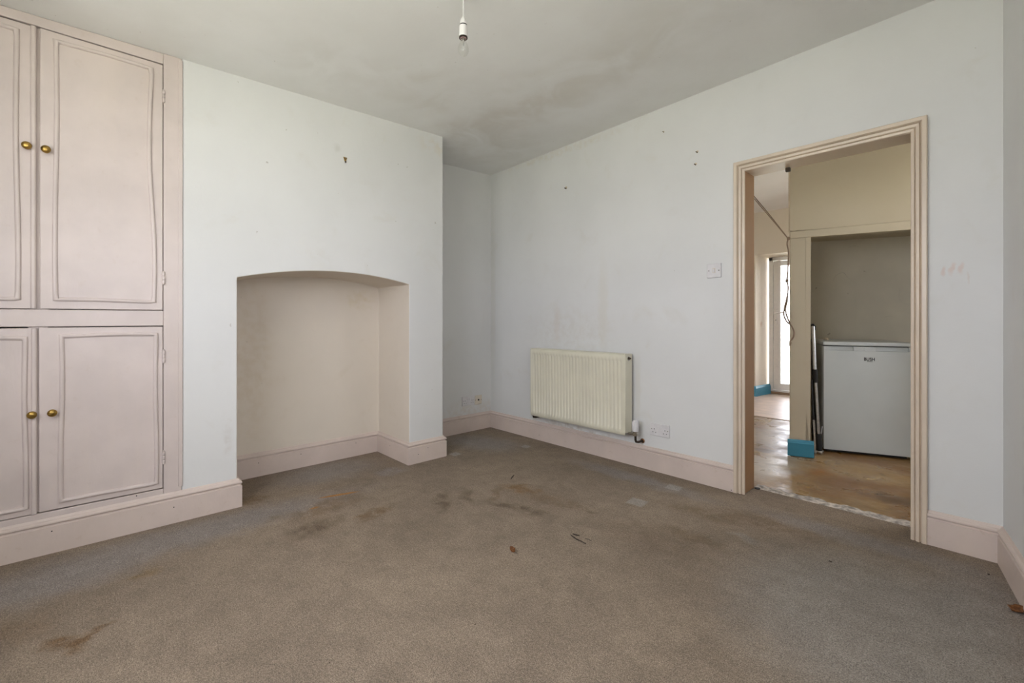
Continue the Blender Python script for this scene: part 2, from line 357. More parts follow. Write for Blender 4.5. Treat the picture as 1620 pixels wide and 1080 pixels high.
struct(MB().box(-.15, 4.2, REAR-.15, .155, -.12, 0).build('floor', 'carpet'), 'worn grey brown carpet with rust and dirt stains')
cb = MB(); cs = [(-.15, REAR-.2), (4.25, REAR-.2), (4.25, .08), (-.15, .08)]
cb.loops([[(x, y, ceil(x, y)) for x, y in cs], [(x, y, 2.8) for x, y in cs]])
struct(cb.build('ceiling', 'ceiling'), 'white painted ceiling with brown damp staining towards the corner')
struct(MB().box(-.15, 0, REAR-.15, 0, 0, TOP).build('wall_alcove', 'wall_alcove'), 'off-white alcove wall to the right of the chimney breast')
w = MB().box(-.15, DX0-.02, 0, WT, 0, TOP).box(DX1+.02, 4.3, 0, WT, 0, TOP).box(DX0-.02, DX1+.02, 0, WT, DZ+.02, TOP)
struct(w.build('wall_door', 'wall_door'), 'off-white wall with the radiator and the open doorway')
# chimney breast with arched niche
nb = MB(); NSEG = 28
def archz(y):
    t = (y-YN1)/(YN0-YN1); return 1.285+.016*t+.064*(1-(2*t-1)**2)
ys = [YN1+(YN0-YN1)*i/NSEG for i in range(NSEG+1)]
nb.quad((XC, YC, 0), (XC, YN1, 0), (XC, YN1, archz(YN1)), (XC, YC, archz(YN1))); nb.quad((XC, YC, archz(YN1)), (XC, YN1, archz(YN1)), (XC, YN1, TOP), (XC, YC, TOP))
nb.quad((XC, YN0, 0), (XC, YA, 0), (XC, YA, archz(YN0)), (XC, YN0, archz(YN0))); nb.quad((XC, YN0, archz(YN0)), (XC, YA, archz(YN0)), (XC, YA, TOP), (XC, YN0, TOP))
for a, b in zip(ys, ys[1:]): nb.quad((XC, a, archz(a)), (XC, b, archz(b)), (XC, b, TOP), (XC, a, TOP))
nb.quad((XC, YA, 0), (0, YA, 0), (0, YA, archz(YN0)), (XC, YA, archz(YN0))); nb.quad((XC, YA, archz(YN0)), (0, YA, archz(YN0)), (0, YA, TOP), (XC, YA, TOP))
nb.quad((XC, YC, 0), (0, YC, 0), (0, YC, archz(YN1)), (XC, YC, archz(YN1))); nb.quad((XC, YC, archz(YN1)), (0, YC, archz(YN1)), (0, YC, TOP), (XC, YC, TOP))
nb.cur = 1
for a, b in zip(ys, ys[1:]):
    nb.quad((XC, a, archz(a)), (XC, b, archz(b)), (NB, b, archz(b)), (NB, a, archz(a))); nb.quad((NB, a, 0), (NB, b, 0), (NB, b, archz(b)), (NB, a, archz(a)))
nb.quad((XC, YN0, 0), (NB, YN0, 0), (NB, YN0, archz(YN0)), (XC, YN0, archz(YN0))); nb.quad((XC, YN1, 0), (NB, YN1, 0), (NB, YN1, archz(YN1)), (XC, YN1, archz(YN1)))
struct(nb.build('wall_chimney', ['wall_chimney', 'niche'], bevel=.006, seg=3, angle=30), 'white chimney breast with a cream arched fireplace niche')
def rwbox(mb, ya, yb, za, zb, t0=0., t1=.15): return mb.loops([[(RW(ya)+t0, ya, z), (RW(yb)+t0, yb, z), (RW(yb)+t1, yb, z), (RW(ya)+t1, ya, z)] for z in (za, zb)])
y0, y1, z0, z1 = SWIN; rw = MB(); rwbox(rw, REAR-.2, y0, 0, TOP); rwbox(rw, y1, 0, 0, TOP); rwbox(rw, y0, y1, 0, z0); rwbox(rw, y0, y1, z1, TOP)
struct(rw.build('wall_right', 'wall_right'), 'off-white side wall at the right edge')
rf = MB()
for ya, yb, za, zb in ((y0, y0+.05, z0, z1), (y1-.05, y1, z0, z1), (y0, y1, z0, z0+.05), (y0, y1, z1-.05, z1)): rwbox(rf, ya, yb, za, zb, .07, .12)
struct(rf.build('window_2', 'upvc', bevel=.004), 'white window frame in the right wall beside the viewpoint')
x0, x1, z0, z1 = WIN
struct(MB().box(-.15, x0, REAR-.2, REAR, 0, TOP).box(x1, 4.2, REAR-.2, REAR, 0, TOP).box(x0, x1, REAR-.2, REAR, 0, z0).box(x0, x1, REAR-.2, REAR, z1, TOP).build('wall_rear', 'wall_plain'), 'off-white window wall behind the viewpoint')
wf = MB(); yy = REAR-.14
for q in [(x0, x0+.05, z0, z1), (x1-.05, x1, z0, z1), (x0, x1, z0, z0+.05), (x0, x1, z1-.05, z1), ((x0+x1)/2-.025, (x0+x1)/2+.025, z0, z1)]: wf.box(q[0], q[1], yy-.03, yy+.03, q[2], q[3])
struct(wf.build('window_1', 'upvc', bevel=.004), 'white casement window frame behind the viewpoint')
struct(MB().box(-30, 40, -40, 40, -.5, -.35).build('ground_garden', 'grass'), 'green garden lawn outside the house')

# ------------------------------------------------------------------ skirting boards
SK = [(0, 0), (.020, 0), (.020, .119), (.0140, .1215), (.0110, .1265), (.0170, .1290), (.0205, .1345), (.0200, .140), (.0165, .145), (.0095, .148), (.0070, .153), (.0050, .157), (0, .158)]
def sweep(name, path, mats, label, prof=SK, side=1, names=None):
    P = [Vector((x, y)) for x, y in path]; secs = []
    for i, p in enumerate(P):
        nrm = []
        if i: d = (p-P[i-1]).normalized(); nrm.append(Vector((-d.y, d.x))*side)
        if i < len(P)-1: d = (P[i+1]-p).normalized(); nrm.append(Vector((-d.y, d.x))*side)
        m = nrm[0] if len(nrm) == 1 else (nrm[0]+nrm[1])/(1+nrm[0].dot(nrm[1]))
        secs.append([(p.x+m.x*t, p.y+m.y*t, z) for t, z in prof])
    out = []
    for i in range(len(P)-1):
        mb = MB(); mb.loops([secs[i], secs[i+1]]); out.append(struct(mb.build((names[i] if names else name), mats, angle=25), label[i] if isinstance(label, (list, tuple)) else label))
    return out
AO0, AO1 = DX0-.058, DX1+.060      # architrave outer edges
sk = sweep('baseboard', [(AO0, 0), (0, 0), (0, YA), (XC, YA), (XC, YN0), (NB, YN0), (NB, YN1), (XC, YN1), (XC, REAR)], 'trim',
    ['beige moulded skirting under the radiator', 'beige moulded skirting below the sockets in the alcove', 'beige skirting return on the side of the chimney breast',
     'short beige skirting on the chimney breast right of the niche', 'beige skirting on the right cheek of the niche', 'beige skirting along the back of the niche',
     'beige skirting on the left cheek of the niche', 'long beige skirting under the cupboard and chimney breast'],
    names=['baseboard_door_wall', 'baseboard_alcove', 'baseboard_chimney_return', 'baseboard_chimney_right', 'baseboard_niche_cheek', 'baseboard_niche_back', 'baseboard_niche_left', 'baseboard_cupboard'])
sk2 = sweep('baseboard', [(RW(REAR), REAR), (RW(0), 0), (AO1, 0)], 'trim', ['beige skirting along the right wall', 'short beige skirting right of the doorway'], names=['baseboard_right', 'baseboard_door_right'])
# screw holes left in the boards
def hole(par, p, n, r=.0028):
    o = MB().lathe([(r, 0), (r, .0012)], p, n, 8).build('screw_hole', 'black', par); return o
for par, X, pts in [(sk[7], XC+.0198, [(82, 840), (275, 802), (216, 784)]), (sk[5], NB+.0198, [(409, 732), (476, 718), (563, 700.5)]), (sk[3], XC+.0198, [(662, 718.5), (677, 708)])]:
    for x, y in pts: hole(par, onx(x, y, X), (1, 0, 0))
hole(sk[4], ony(617, 704.5, YN0-.0198), (0, -1, 0), .002)
for x, y in [(1157, 775), (853, 688)]: hole(sk[0], ony(x, y, -.0198), (0, -1, 0))

# ------------------------------------------------------------------ doorway: lining and architrave
tr = thing('trim_1', (0, 0, 0), 'beige moulded architrave around the open doorway', None); tr['kind'] = 'structure'
AP = [(0, 0), (0, .008), (.004, .011), (.012, .0125), (.0155, .006), (.019, .0145), (.024, .017), (.031, .0175), (.0350, .008), (.038, .019), (.042, .024), (.057, .025), (.060, .022), (.060, 0)]   # across, proud
def arch(name, p0, p1, d0, d1):
    # p: inner-edge points in (x,z); d: outward mitre direction
    L = [[(p[0]+d[0]*a, -t, p[1]+d[1]*a) for a, t in AP] for p, d in ((p0, d0), (p1, d1))]
    return MB().loops(L).build(name, 'architrave', tr, angle=25)
arch('architrave_leg', (DX0, 0), (DX0, DZ), (-1, 0), (-1, 1)); arch('architrave_leg', (DX1, 0), (DX1, DZ+.006), (1, 0), (1, 1)); arch('architrave_head', (DX0, DZ), (DX1, DZ+.006), (-1, 1), (1, 1))
MB().box(DX0-.03, DX0-.004, .0, WT+.01, 0, DZ+.02).build('jamb', 'lining', tr, bevel=.003)
MB().box(DX1+.004, DX1+.03, .0, WT+.01, 0, DZ+.02).build('jamb', 'lining', tr, bevel=.003)
MB().box(DX0-.03, DX1+.03, .0, WT+.01, DZ+.004, DZ+.03).build('head_lining', 'architrave', tr, bevel=.003)
p = ony(1247, 268, WT-.02)
MB().box(p.x-.012, p.x+.012, WT-.035, WT-.012, DZ-.020, DZ+.003).build('door_catch', 'dark_metal', tr, bevel=.003)
MB().lathe([(.012, 0), (.018, .012), (.014, .035), (.008, .06), (.002, .075)], (DX1-.004, WT+.012, -.003), (0, 0, 1), 9).build('filler_lump', 'plaster', tr)
# threshold of broken plaster
tb = MB(); nx, ny = 70, 9
vs = []
for i in range(nx+1):
    for j in range(ny+1):
        x = DX0-.004+(DX1-DX0+.008)*i/nx; v = j/ny
        edge = .018*mnoise.noise(Vector((x*14, 3.1, 0)))+.008*mnoise.noise(Vector((x*45, 1.7, 0)))
        y = .148+v*(.100+edge*2)+(.012*mnoise.noise(Vector((x*10, 9, 0))) if j == 0 else 0)
        hgt = (math.sin(math.pi*min(1, max(0, v)))**.6)*(.006+.009*max(0, mnoise.noise(Vector((x*22, y*40, 2)))+.35))
        vs.append((x, y, -.004+hgt))
tb.add(vs, [(i*(ny+1)+j, (i+1)*(ny+1)+j, (i+1)*(ny+1)+j+1, i*(ny+1)+j+1) for i in range(nx) for j in range(ny)])
struct(tb.build('trim_2', 'threshold', weld=False), 'crumbling plaster threshold strip between carpet and concrete')
MB_hole = MB().lathe([(.016, 0), (.016, .006)], (DX0+.016, WT+.004, -.002), (0, 0, 1), 10).build('threshold_gap', 'black', bpy.data.objects['trim_2'])

# ------------------------------------------------------------------ room behind the doorway
struct(MB().box(-.5, KX+.2, .155, 4.4, -.12, -.003).build('floor_kitchen', 'screed'), 'bare concrete floor with brown stains beyond the doorway')
struct(MB().box(.9, 3.0, 2.43, 4.16, -.003, .003).build('floor_board', 'vinyl'), 'pinkish hardboard sheet on the floor by the glazed door')
struct(MB().box(-.6, KX+.2, .08, 4.4, 2.495, 2.8).build('ceiling_kitchen', 'kitchen_ceiling'), 'pale ceiling of the room beyond the doorway')
struct(MB().box(-.65, -.5, WT, 4.4, 0, 2.6).build('wall_kitchen_left', 'kitchen_wall'), 'cream side wall of the far room')
y0, y1, z0, z1 = KWIN
struct(MB().box(KX, KX+.2, WT, y0, 0, 2.6).box(KX, KX+.2, y1, 4.4, 0, 2.6).box(KX, KX+.2, y0, y1, 0, z0).box(KX, KX+.2, y0, y1, z1, 2.6).build('wall_kitchen_right', 'kitchen_wall'), 'cream window wall of the far room')
RX = 1.127
struct(MB().box(-.5, RX, 3.76, 4.4, 0, 2.6).box(2.12, KX, 3.76, 4.4, 0, 2.6).box(RX, 2.12, 3.76, 4.4, 1.925, 2.6).build('wall_kitchen_far', 'kitchen_wall'), 'cream far wall with the deep reveal of the glazed door')
BSK = [(0, 0), (.018, 0), (.018, .112), (.012, .122), (.010, .135), (0, .142)]
sweep('baseboard', [(-.4, 3.76), (RX, 3.76), (RX+.045, 4.17)], 'blue', ['blue skirting on the far wall', 'bright blue skirting in the reveal beside the glazed door'], BSK, -1, ['baseboard_far', 'baseboard_reveal'])
# glazed back door
d2 = thing('door_2', (0, 0, 0), 'white glazed plastic back door seen through the doorway', None); d2['kind'] = 'structure'
Y2 = 4.19
fr = MB().box(RX+.03, RX+.085, Y2, Y2+.07, .06, 1.925).box(2.06, 2.12, Y2, Y2+.07, .06, 1.925).box(RX+.03, 2.12, Y2, Y2+.07, 1.875, 1.925); fr.build('door_frame', 'upvc', d2, bevel=.005)
MB().box(RX+.03, 2.12, Y2-.02, Y2+.07, 0, .035).build('sill', 'sill', d2, bevel=.004); MB().box(RX+.03, 2.12, Y2-.005, Y2+.07, .035, .062).build('threshold_bar', 'upvc', d2, bevel=.003)
X0, X1, Z0, Z1 = RX+.088, 2.055, .066, 1.87; g0, g1, gz0, gz1 = 1.30, 1.95, .152, 1.80
lf = MB().box(X0, g0, Y2+.004, Y2+.06, Z0, Z1).box(g1, X1, Y2+.004, Y2+.06, Z0, Z1).box(g0, g1, Y2+.004, Y2+.06, Z0, gz0).box(g0, g1, Y2+.004, Y2+.06, gz1, Z1).build('door_leaf', 'upvc', d2, bevel=.006)
MB().box(g0-.005, g1+.005, Y2+.03, Y2+.036, gz0-.005, gz1+.005).build('pane', 'glass', d2)
hp = MB().box(1.235, 1.262, Y2-.006, Y2+.006, .98, 1.19).build('handle_plate', 'upvc', d2, bevel=.003)
MB().tube([(1.249, Y2, 1.14), (1.249, Y2-.045, 1.14), (1.29, Y2-.05, 1.142), (1.36, Y2-.048, 1.142)], .009).build('lever', 'upvc', hp); MB().lathe([(.006, 0), (.006, .003)], (1.249, Y2-.006, 1.04), (0, -1, 0), 10).build('keyhole', 'black', hp)

# under-stairs partition, turned 22 degrees to the doorway
TH = math.radians(22); E1 = Vector((math.cos(TH), math.sin(TH), 0)); E2 = Vector((-math.sin(TH), math.cos(TH), 0)); P0 = Vector((2.295, 1.092, 0))
def K(a, b, z=0.): return P0+E1*a+E2*b+Vector((0, 0, z))
def onk(x, y, off): # pixel -> (a, z) on the plane at depth off behind the partition face
    q = on(x, y, P0+E2*off, E2)-P0; return q.dot(E1), q.z
st = thing('wall_stairs', P0, 'cream under-stairs partition with a grey backed recess', None, TH); st['kind'] = 'structure'
MB().box(0, .136, 0, .04, 0, 1.70).box(.10, .136, 0, .86, 0, 1.70).build('pillar', 'stairs_wall', st, bevel=.004)
MB().box(0.0, 1.5, .008, .10, 1.735, 2.6).build('upper_panel', 'stairs_wall', st)
bm_ = MB(); bm_.loops([[(0, -.004, 1.675), (0, .05, 1.675), (0, .05, 1.738), (0, -.004, 1.728)], [(1.5, -.004, 1.695), (1.5, .05, 1.695), (1.5, .05, 1.775), (1.5, -.004, 1.768)]]).build('beam', 'stairs_wall', st, bevel=.003)
MB().box(.10, 1.5, .84, .90, 0, 2.0).build('back_panel', 'recess', st); MB().box(.10, 1.5, .05, .9, 1.76, 1.80).build('soffit', 'stairs_wall', st); MB().box(1.02, 1.08, 0, .9, 0, 1.78).build('side_panel', 'recess', st)
MB().box(1.08, 2.0, 0, .1, 0, 2.6).build('wall_panel', 'stairs_wall', st)
pb = MB(); pr = [(0, 0), (-.020, 0), (-.020, .100), (-.014, .108), (-.012, .120), (0, .126)]
pb.loops([[(-.018, t, z) for t, z in pr], [(.154, t, z) for t, z in pr]]); o = pb.build('baseboard', 'blue', st, bevel=.002); o['label'] = 'bright blue plinth at the foot of the pillar'

# ------------------------------------------------------------------ built-in cupboard
cu = thing('built_in_cupboard', (0, 0, 0), 'pale pink built-in cupboard with four panelled doors and brass knobs', 'cupboard')
FX = XC+.003; DY0, DYM, DY1 = -3.505, -3.052, -2.606
cz = lambda y: ceil(XC, y)-.001
MB().box(FX-.04, FX, DY1, YC, .15, cz(YC)).build('stile', 'cupboard', cu, bevel=.003)
MB().box(FX-.04, FX, REAR+.001, DY0, .15, cz(REAR)).build('stile', 'cupboard', cu, bevel=.003)
tb = MB(); tb.loops([[(FX-.04, DY0, 2.352), (FX, DY0, 2.352), (FX, DY0, cz(DY0)), (FX-.04, DY0, cz(DY0))], [(FX-.04, DY1, 2.356), (FX, DY1, 2.356), (FX, DY1, cz(DY1)), (FX-.04, DY1, cz(DY1))]]).build('top_rail', 'cupboard', cu, bevel=.003)
MB().box(FX-.04, FX, DY0, DY1, 1.017, 1.094).build('middle_rail', 'cupboard', cu, bevel=.003); MB().box(FX-.04, FX, DY0, DY1, .15, .184).build('bottom_rail', 'cupboard', cu, bevel=.003)
MB().box(FX-.002, FX+.004, YC-.014, YC+.004, .18, 2.40).build('cover_strip', 'cupboard', cu, bevel=.002)
MB().box(FX-.044, FX-.013, DYM-.03, DYM+.03, .19, 2.35).build('centre_post', 'cupboard', cu)
def mould(par, y0, y1, z0, z1, wob):
    pts = []
    for i in range(24): t = i/24; pts.append((y0+(y1-y0)*t, z0+.002*math.sin(5*t)))
    for i in range(40): t = i/40; pts.append((y1+wob*(.5-.5*math.cos(math.pi*min(1, t*1.6)))*-1+wob*.5*math.sin(7*t), z0+(z1-z0)*t))
    for i in range(24): t = i/24; pts.append((y1-wob+(y0-y1+wob)*t, z1+.003*math.sin(4*t)))
    for i in range(40): t = i/40; pts.append((y0+.003*math.sin(6*t), z1+(z0-z1)*t))
    L = []; n = len(pts); prof = [(-.0095, -.002), (-.0095, .003), (-.0065, .008), (-.001, .0105), (.0045, .0095), (.0075, .006), (.0085, -.002)]
    for i, (y, z) in enumerate(pts):
        a, b = pts[i-1], pts[(i+1) % n]; d = Vector((b[0]-a[0], b[1]-a[1])).normalized(); nn = Vector((d.y, -d.x)); k = 1.3 if i in (0, 24, 64, 88) else 1
        L.append([(FX+h, y+nn.x*s*k, z+nn.y*s*k) for s, h in prof])
    MB().loops(L, True).build('panel_moulding', 'cupboard', par, angle=60)
def knob(par, y, z):
    MB().lathe([(.0005, 0), (.0125, 0), (.0125, .002), (.008, .004), (.0065, .007), (.0070, .011), (.0135, .015), (.0165, .020), (.0165, .024), (.0130, .029), (.007, .0315), (.0005, .032)], (FX, y, z), (1, 0, 0), 24).build('knob', 'brass', par, angle=50)['label'] = 'small brass knob'
def hinge(par, y, z):
    mb = MB()
    for k in range(3): mb.lathe([(.0055, 0), (.0070, .002), (.0070, .0165), (.0055, .0185)], (FX+.004, y, z-.029+k*.0195), (0, 0, 1), 10)
    mb.lathe([(.0045, 0), (.0055, .004), (.001, .007)], (FX+.004, y, z+.0295), (0, 0, 1), 10); mb.lathe([(.001, 0), (.0055, .003), (.0045, .007)], (FX+.004, y, z-.036), (0, 0, 1), 10)
    mb.build('hinge', 'cupboard', par)
def cdoor(y0, y1, z0, z1, mo, kn, hz, hy, bead=None, skew=0):
    mb = MB(); mb.loops([[(FX-.024, y0, z0), (FX, y0, z0), (FX, y0, z1+skew), (FX-.024, y0, z1+skew)], [(FX-.024, y1, z0+.004*0), (FX, y1, z0), (FX, y1, z1), (FX-.024, y1, z1)]])
    d = mb.build('door', 'cupboard', cu, bevel=.003)
    mould(d, *mo); knob(d, *kn)
    for z in hz: hinge(d, hy, z)
    if bead is not None: MB().lathe([(.0095, 0), (.0095, z1-z0-.002)], (FX+.002, bead, z0+.001), (0, 0, 1), 12).build('meeting_bead', 'cupboard', d)
g = .0025
cdoor(DYM+.006, DY1-g, 1.097, 2.350, (-2.996, -2.645, 1.140, 2.313, .012), (-3.026, 1.808), (2.19, 1.262), DY1)
cdoor(DY0+g, DYM-.006, 1.097, 2.347, (-3.462, -3.112, 1.140, 2.310, .004), (-3.085, 1.810), (2.19, 1.262), DY0, DYM-.0135)
cdoor(DYM+.003, DY1-g, .189, 1.013, (-2.978, -2.634, .222, .975, .003), (-3.006, .630), (.862, .345), DY1)
cdoor(DY0+g, DYM-.004, .187, 1.011, (-3.440, -3.088, .222, .968, .003), (-3.069, .630), (.862, .345), DY0, DYM-.0115)

# ------------------------------------------------------------------ radiator
RX0, RX1, RZ0, RZ1, RYF, RYB = .667, 1.604, .228, .800, -.117, -.034
ra = thing('radiator', ((RX0+RX1)/2, 0, 0), 'cream ribbed panel radiator on the wall between corner and doorway', 'radiator'); rx = (RX0+RX1)/2
def rb(mb, name, mat='radiator', par=ra, **k):
    mb.v = [(v[0]-rx, v[1], v[2]) for v in mb.v] if par is ra else mb.v
    return mb.build(name, mat, par, **k)
NF = 28; pitch = (RX1-RX0-.05)/NF; cols = [(RX0+.002, 0)]
for i in range(NF):
    b = RX0+.025+i*pitch
    cols += [(b+pitch*f, dd) for f, dd in ((.18, 0), (.34, .6), (.42, 1), (.58, 1), (.66, .6), (.82, 0))]
cols.append((RX1-.002, 0)); rows = [(RZ0+.012, 0, .012), (RZ0+.002, 0, .004), (RZ0+.006, 0, 0), (RZ0+.034, 0, 0), (RZ0+.044, 1, 0), (RZ1-.050, 1, 0), (RZ1-.040, 0, 0), (RZ1-.006, 0, 0), (RZ1-.001, 0, .005)]
rows = rows[1:]
fp = MB(); vs = [(x, RYF+c*r*.0075+yo, z) for z, r, yo in rows for x, c in cols]; nc = len(cols)
fp.add(vs, [(i*nc+j, i*nc+j+1, (i+1)*nc+j+1, (i+1)*nc+j) for i in range(len(rows)-1) for j in range(nc-1)])
rb(fp, 'front_panel', angle=50)
bk = MB().box(RX0+.004, RX1-.004, RYB-.010, RYB, RZ0+.004, RZ1-.012); rb(bk, 'back_panel', bevel=.003)
for xa, xb in ((RX0-.002, RX0+.006), (RX1-.006, RX1+.002)): rb(MB().box(xa, xb, RYF-.0015, RYB+.002, RZ0+.018, RZ1+.004), 'end_cover', bevel=.002)
gr = MB()
for yy0, yy1 in ((RYF, RYF+.014), (RYF+.022, RYF+.036), (RYF+.044, RYF+.058), (RYB-.014, RYB)): gr.box(RX0, RX1, yy0, yy1, RZ1-.001, RZ1+.004)
for i in range(30): xx = RX0+(RX1-RX0-.004)*i/29; gr.box(xx, xx+.004, RYF+.004, RYB-.004, RZ1-.003, RZ1+.002)
rb(gr, 'top_grille', weld=False)
bv = rb(MB().lathe([(.009, 0), (.009, .010), (.006, .013), (.004, .018)], (RX1+.002, RYF+.042, RZ1-.028), (1, 0, 0), 14), 'bleed_valve', 'dark_metal')
rb(MB().lathe([(.0165, 0), (.0165, .0008)], (RX1+.002, RYF+.042, RZ1-.030), (1, 0, 0), 14), 'vent_plug', 'chrome')
VX, VY = 1.662, -.078
tv = rb(MB().lathe([(.012, .232), (.018, .238), (.018, .246), (.014, .249), (.014, .254), (.019, .257), (.019, .266), (.012, .268)], (VX, VY, 0), (0, 0, 1), 16).tube([(RX1-.002, VY, .243), (VX, VY, .243)], .009, 10), 'thermostatic_valve', 'chrome')
mb = MB().lathe([(.0225, .266), (.0235, .275), (.0235, .300), (.0215, .304), (.0215, .330), (.0195, .340), (.012, .345), (.0005, .346)], (VX-rx, VY, 0), (0, 0, 1), 20)
for i in range(10):
    t = i*math.pi/5; mb.box(VX-rx+.0225*math.cos(t)-.0018, VX-rx+.0225*math.cos(t)+.0018, VY+.0225*math.sin(t)-.0018, VY+.0225*math.sin(t)+.0018, .304, .332)
mb.build('valve_cap', 'plastic', tv)
pts = [(VX, VY, .240), (VX, VY, .205), (VX+.001, VY+.006, .192), (VX+.006, VY+.022, .187), (VX+.010, -.02, .187), (VX+.010, 0.0, .187)]
rb(MB().tube(pts, .0085, 10), 'pipe', 'dark_metal'); rb(MB().lathe([(.017, 0), (.017, .003), (.010, .006)], (VX+.010, 0, .187), (0, -1, 0), 14), 'pipe_collar', 'copper')
rb(MB().tube([(RX0+.02, -.078, .245), (RX0-.004, -.078, .245), (RX0-.006, -.078, .225), (RX0-.006, -.074, .208), (RX0-.004, -.05, .204), (RX0, 0, .206)], [.008, .009, .010, .009, .0085, .0085], 10), 'pipe', 'dark_metal')
for xx in (RX0+.12, RX1-.12): rb(MB().box(xx-.015, xx+.015, RYB, 0, RZ0+.06, RZ1-.08), 'bracket', 'radiator')

# ------------------------------------------------------------------ sockets and switch
def pin_group(par, cx, cz):
    for dx, dz, w_, h_ in ((0, .011, .004, .008), (-.011, -.011, .0066, .004), (.011, -.011, .0066, .004)):
        MB().box(cx+dx-w_/2, cx+dx+w_/2, -.0106, -.0095, cz+dz-h_/2, cz+dz+h_/2).build('pin_hole', 'black', par)
def double_socket(loc, rz, label):
    s = thing('double_socket', loc, label, 'socket', rz, 'double wall sockets')
    pl = MB().box(-.073, .073, -.0095, 0, -.043, .043).build('faceplate', 'plastic', s, bevel=.003)
    for cx in (-.040, .040): pin_group(pl, cx, -.008)
    for cx in (-.011, .011): MB().box(cx-.006, cx+.006, -.0125, -.009, .005, .024).build('rocker', 'plastic', s, bevel=.001)
    for cx in (-.060, .060): MB().lathe([(.0032, 0), (.0032, .0008)], (cx, -.0094, .002), (0, -1, 0), 10).build('screw', 'chrome', s)
double_socket((1.808, 0, .287), 0, 'white double socket on the wall between radiator and doorway')
double_socket((0, -.279, .287), math.pi/2, 'white double socket in the alcove, beside the aerial socket')
tvs = thing('aerial_socket', (0, -.161, .283), 'cream square aerial socket in the alcove near the corner', 'socket', math.pi/2)
MB().box(-.043, .043, -.009, 0, -.043, .043).build('faceplate', 'cream_plastic', tvs, bevel=.003)
MB().lathe([(.0085, 0), (.0085, .004), (.0055, .004)], (0, -.009, 0), (0, -1, 0), 14).build('aerial_port', 'black', tvs)
for cx in (-.034, .034): MB().lathe([(.003, 0), (.003, .001)], (cx, -.009, 0), (0, -1, 0), 8).build('screw', 'dark_metal', tvs)
sw = thing('light_switch', (2.1795, 0, 1.356), 'white square light switch on the wall left of the doorway', 'light switch')
MB().box(-.044, .044, -.010, 0, -.044, .044).build('faceplate', 'plastic', sw, bevel=.003)
r = MB(); r.loops([[(x, y, z) for x in (-.006,) for y, z in ((-.009, -.012), (-.0125, -.012), (-.015, .012), (-.009, .012))], [(x, y, z) for x in (.006,) for y, z in ((-.009, -.012), (-.0125, -.012), (-.015, .012), (-.009, .012))]]).build('rocker', 'plastic', sw, bevel=.001)
MB().box(-.009, .009, -.0104, -.0098, -.016, .016).build('rocker_surround', 'cream_plastic', sw)
for cx in (-.031, .031): MB().lathe([(.0034, 0), (.0034, .001)], (cx, -.010, 0), (0, -1, 0), 8).build('screw', 'dark_metal', sw)

# ------------------------------------------------------------------ pendant light
d = 1.95; LP = CAM+FWD*d+RGT*((733-810)/FPX*d); zc = ceil(LP.x, LP.y); zb = CAM.z+(HORIZON-60)/FPX*d
pe = thing('pendant_lamp', (LP.x, LP.y, zc), 'bare clear bulb in a white lampholder hanging from the ceiling', 'lamp')
zz = lambda z: z-zc
MB().tube([(0, 0, 0), (.0006, 0, zz(zb+.13)), (0, 0, zz(zb+.082))], .0030, 8).build('flex', 'plastic', pe)
MB().lathe([(.036, 0), (.036, -.010), (.030, -.020), (.008, -.026), (.004, -.034)], (0, 0, 0), (0, 0, 1), 24).build('ceiling_rose', 'plastic', pe)
hd = MB().lathe([(.0035, zz(zb+.092)), (.0055, zz(zb+.088)), (.0070, zz(zb+.084)), (.0105, zz(zb+.081)), (.0135, zz(zb+.072)), (.0155, zz(zb+.0590)), (.0160, zz(zb+.0560)), (.0130, zz(zb+.0555)), (.0130, zz(zb+.051)), (.0172, zz(zb+.050)), (.0175, zz(zb+.030)), (.0178, zz(zb+.008)), (.0178, zz(zb)), (.0145, zz(zb)), (.0145, zz(zb+.02))], (0, 0, 0), (0, 0, 1), 24).build('lamp_holder', 'plastic', pe)
MB().lathe([(.0182, zz(zb+.004)), (.0186, zz(zb+.001)), (.0182, zz(zb-.002)), (.0150, zz(zb-.002))], (0, 0, 0), (0, 0, 1), 20).build('rim_ring', 'dark_metal', hd)
MB().lathe([(.0135, zz(zb+.006)), (.0135, zz(zb-.004)), (.0115, zz(zb-.004))], (0, 0, 0), (0, 0, 1), 20).build('shade_ring', 'red_ring', hd)
MB().lathe([(.0158, zz(zb+.0560)), (.0165, zz(zb+.0530)), (.0158, zz(zb+.0500))], (0, 0, 0), (0, 0, 1), 20).build('seam_ring', 'logo', hd)
bl = MB().lathe([(.0105, zz(zb+.012)), (.0108, zz(zb-.010)), (.0125, zz(zb-.018)), (.0185, zz(zb-.030)), (.0225, zz(zb-.043)), (.0230, zz(zb-.052)), (.0205, zz(zb-.064)), (.0140, zz(zb-.073)), (.006, zz(zb-.077)), (.0003, zz(zb-.078))], (0, 0, 0), (0, 0, 1), 28).build('bulb', 'bulb', pe, angle=80)
MB().lathe([(.0102, zz(zb+.012)), (.0102, zz(zb-.009)), (.008, zz(zb-.010))], (0, 0, 0), (0, 0, 1), 16).build('bulb_cap', 'chrome', bl)
MB().tube([(-.007, 0, zz(zb-.05)), (-.004, 0, zz(zb-.012)), (.004, 0, zz(zb-.012)), (.007, 0, zz(zb-.05))], .0007, 6).tube([(-.007, 0, zz(zb-.05)), (-.003, .003, zz(zb-.053)), (.003, .003, zz(zb-.053)), (.007, 0, zz(zb-.05))], .0006, 6).lathe([(.004, zz(zb-.008)), (.0025, zz(zb-.03)), (.003, zz(zb-.034))], (0, 0, 0), (0, 0, 1), 8).build('filament', 'steel', bl)

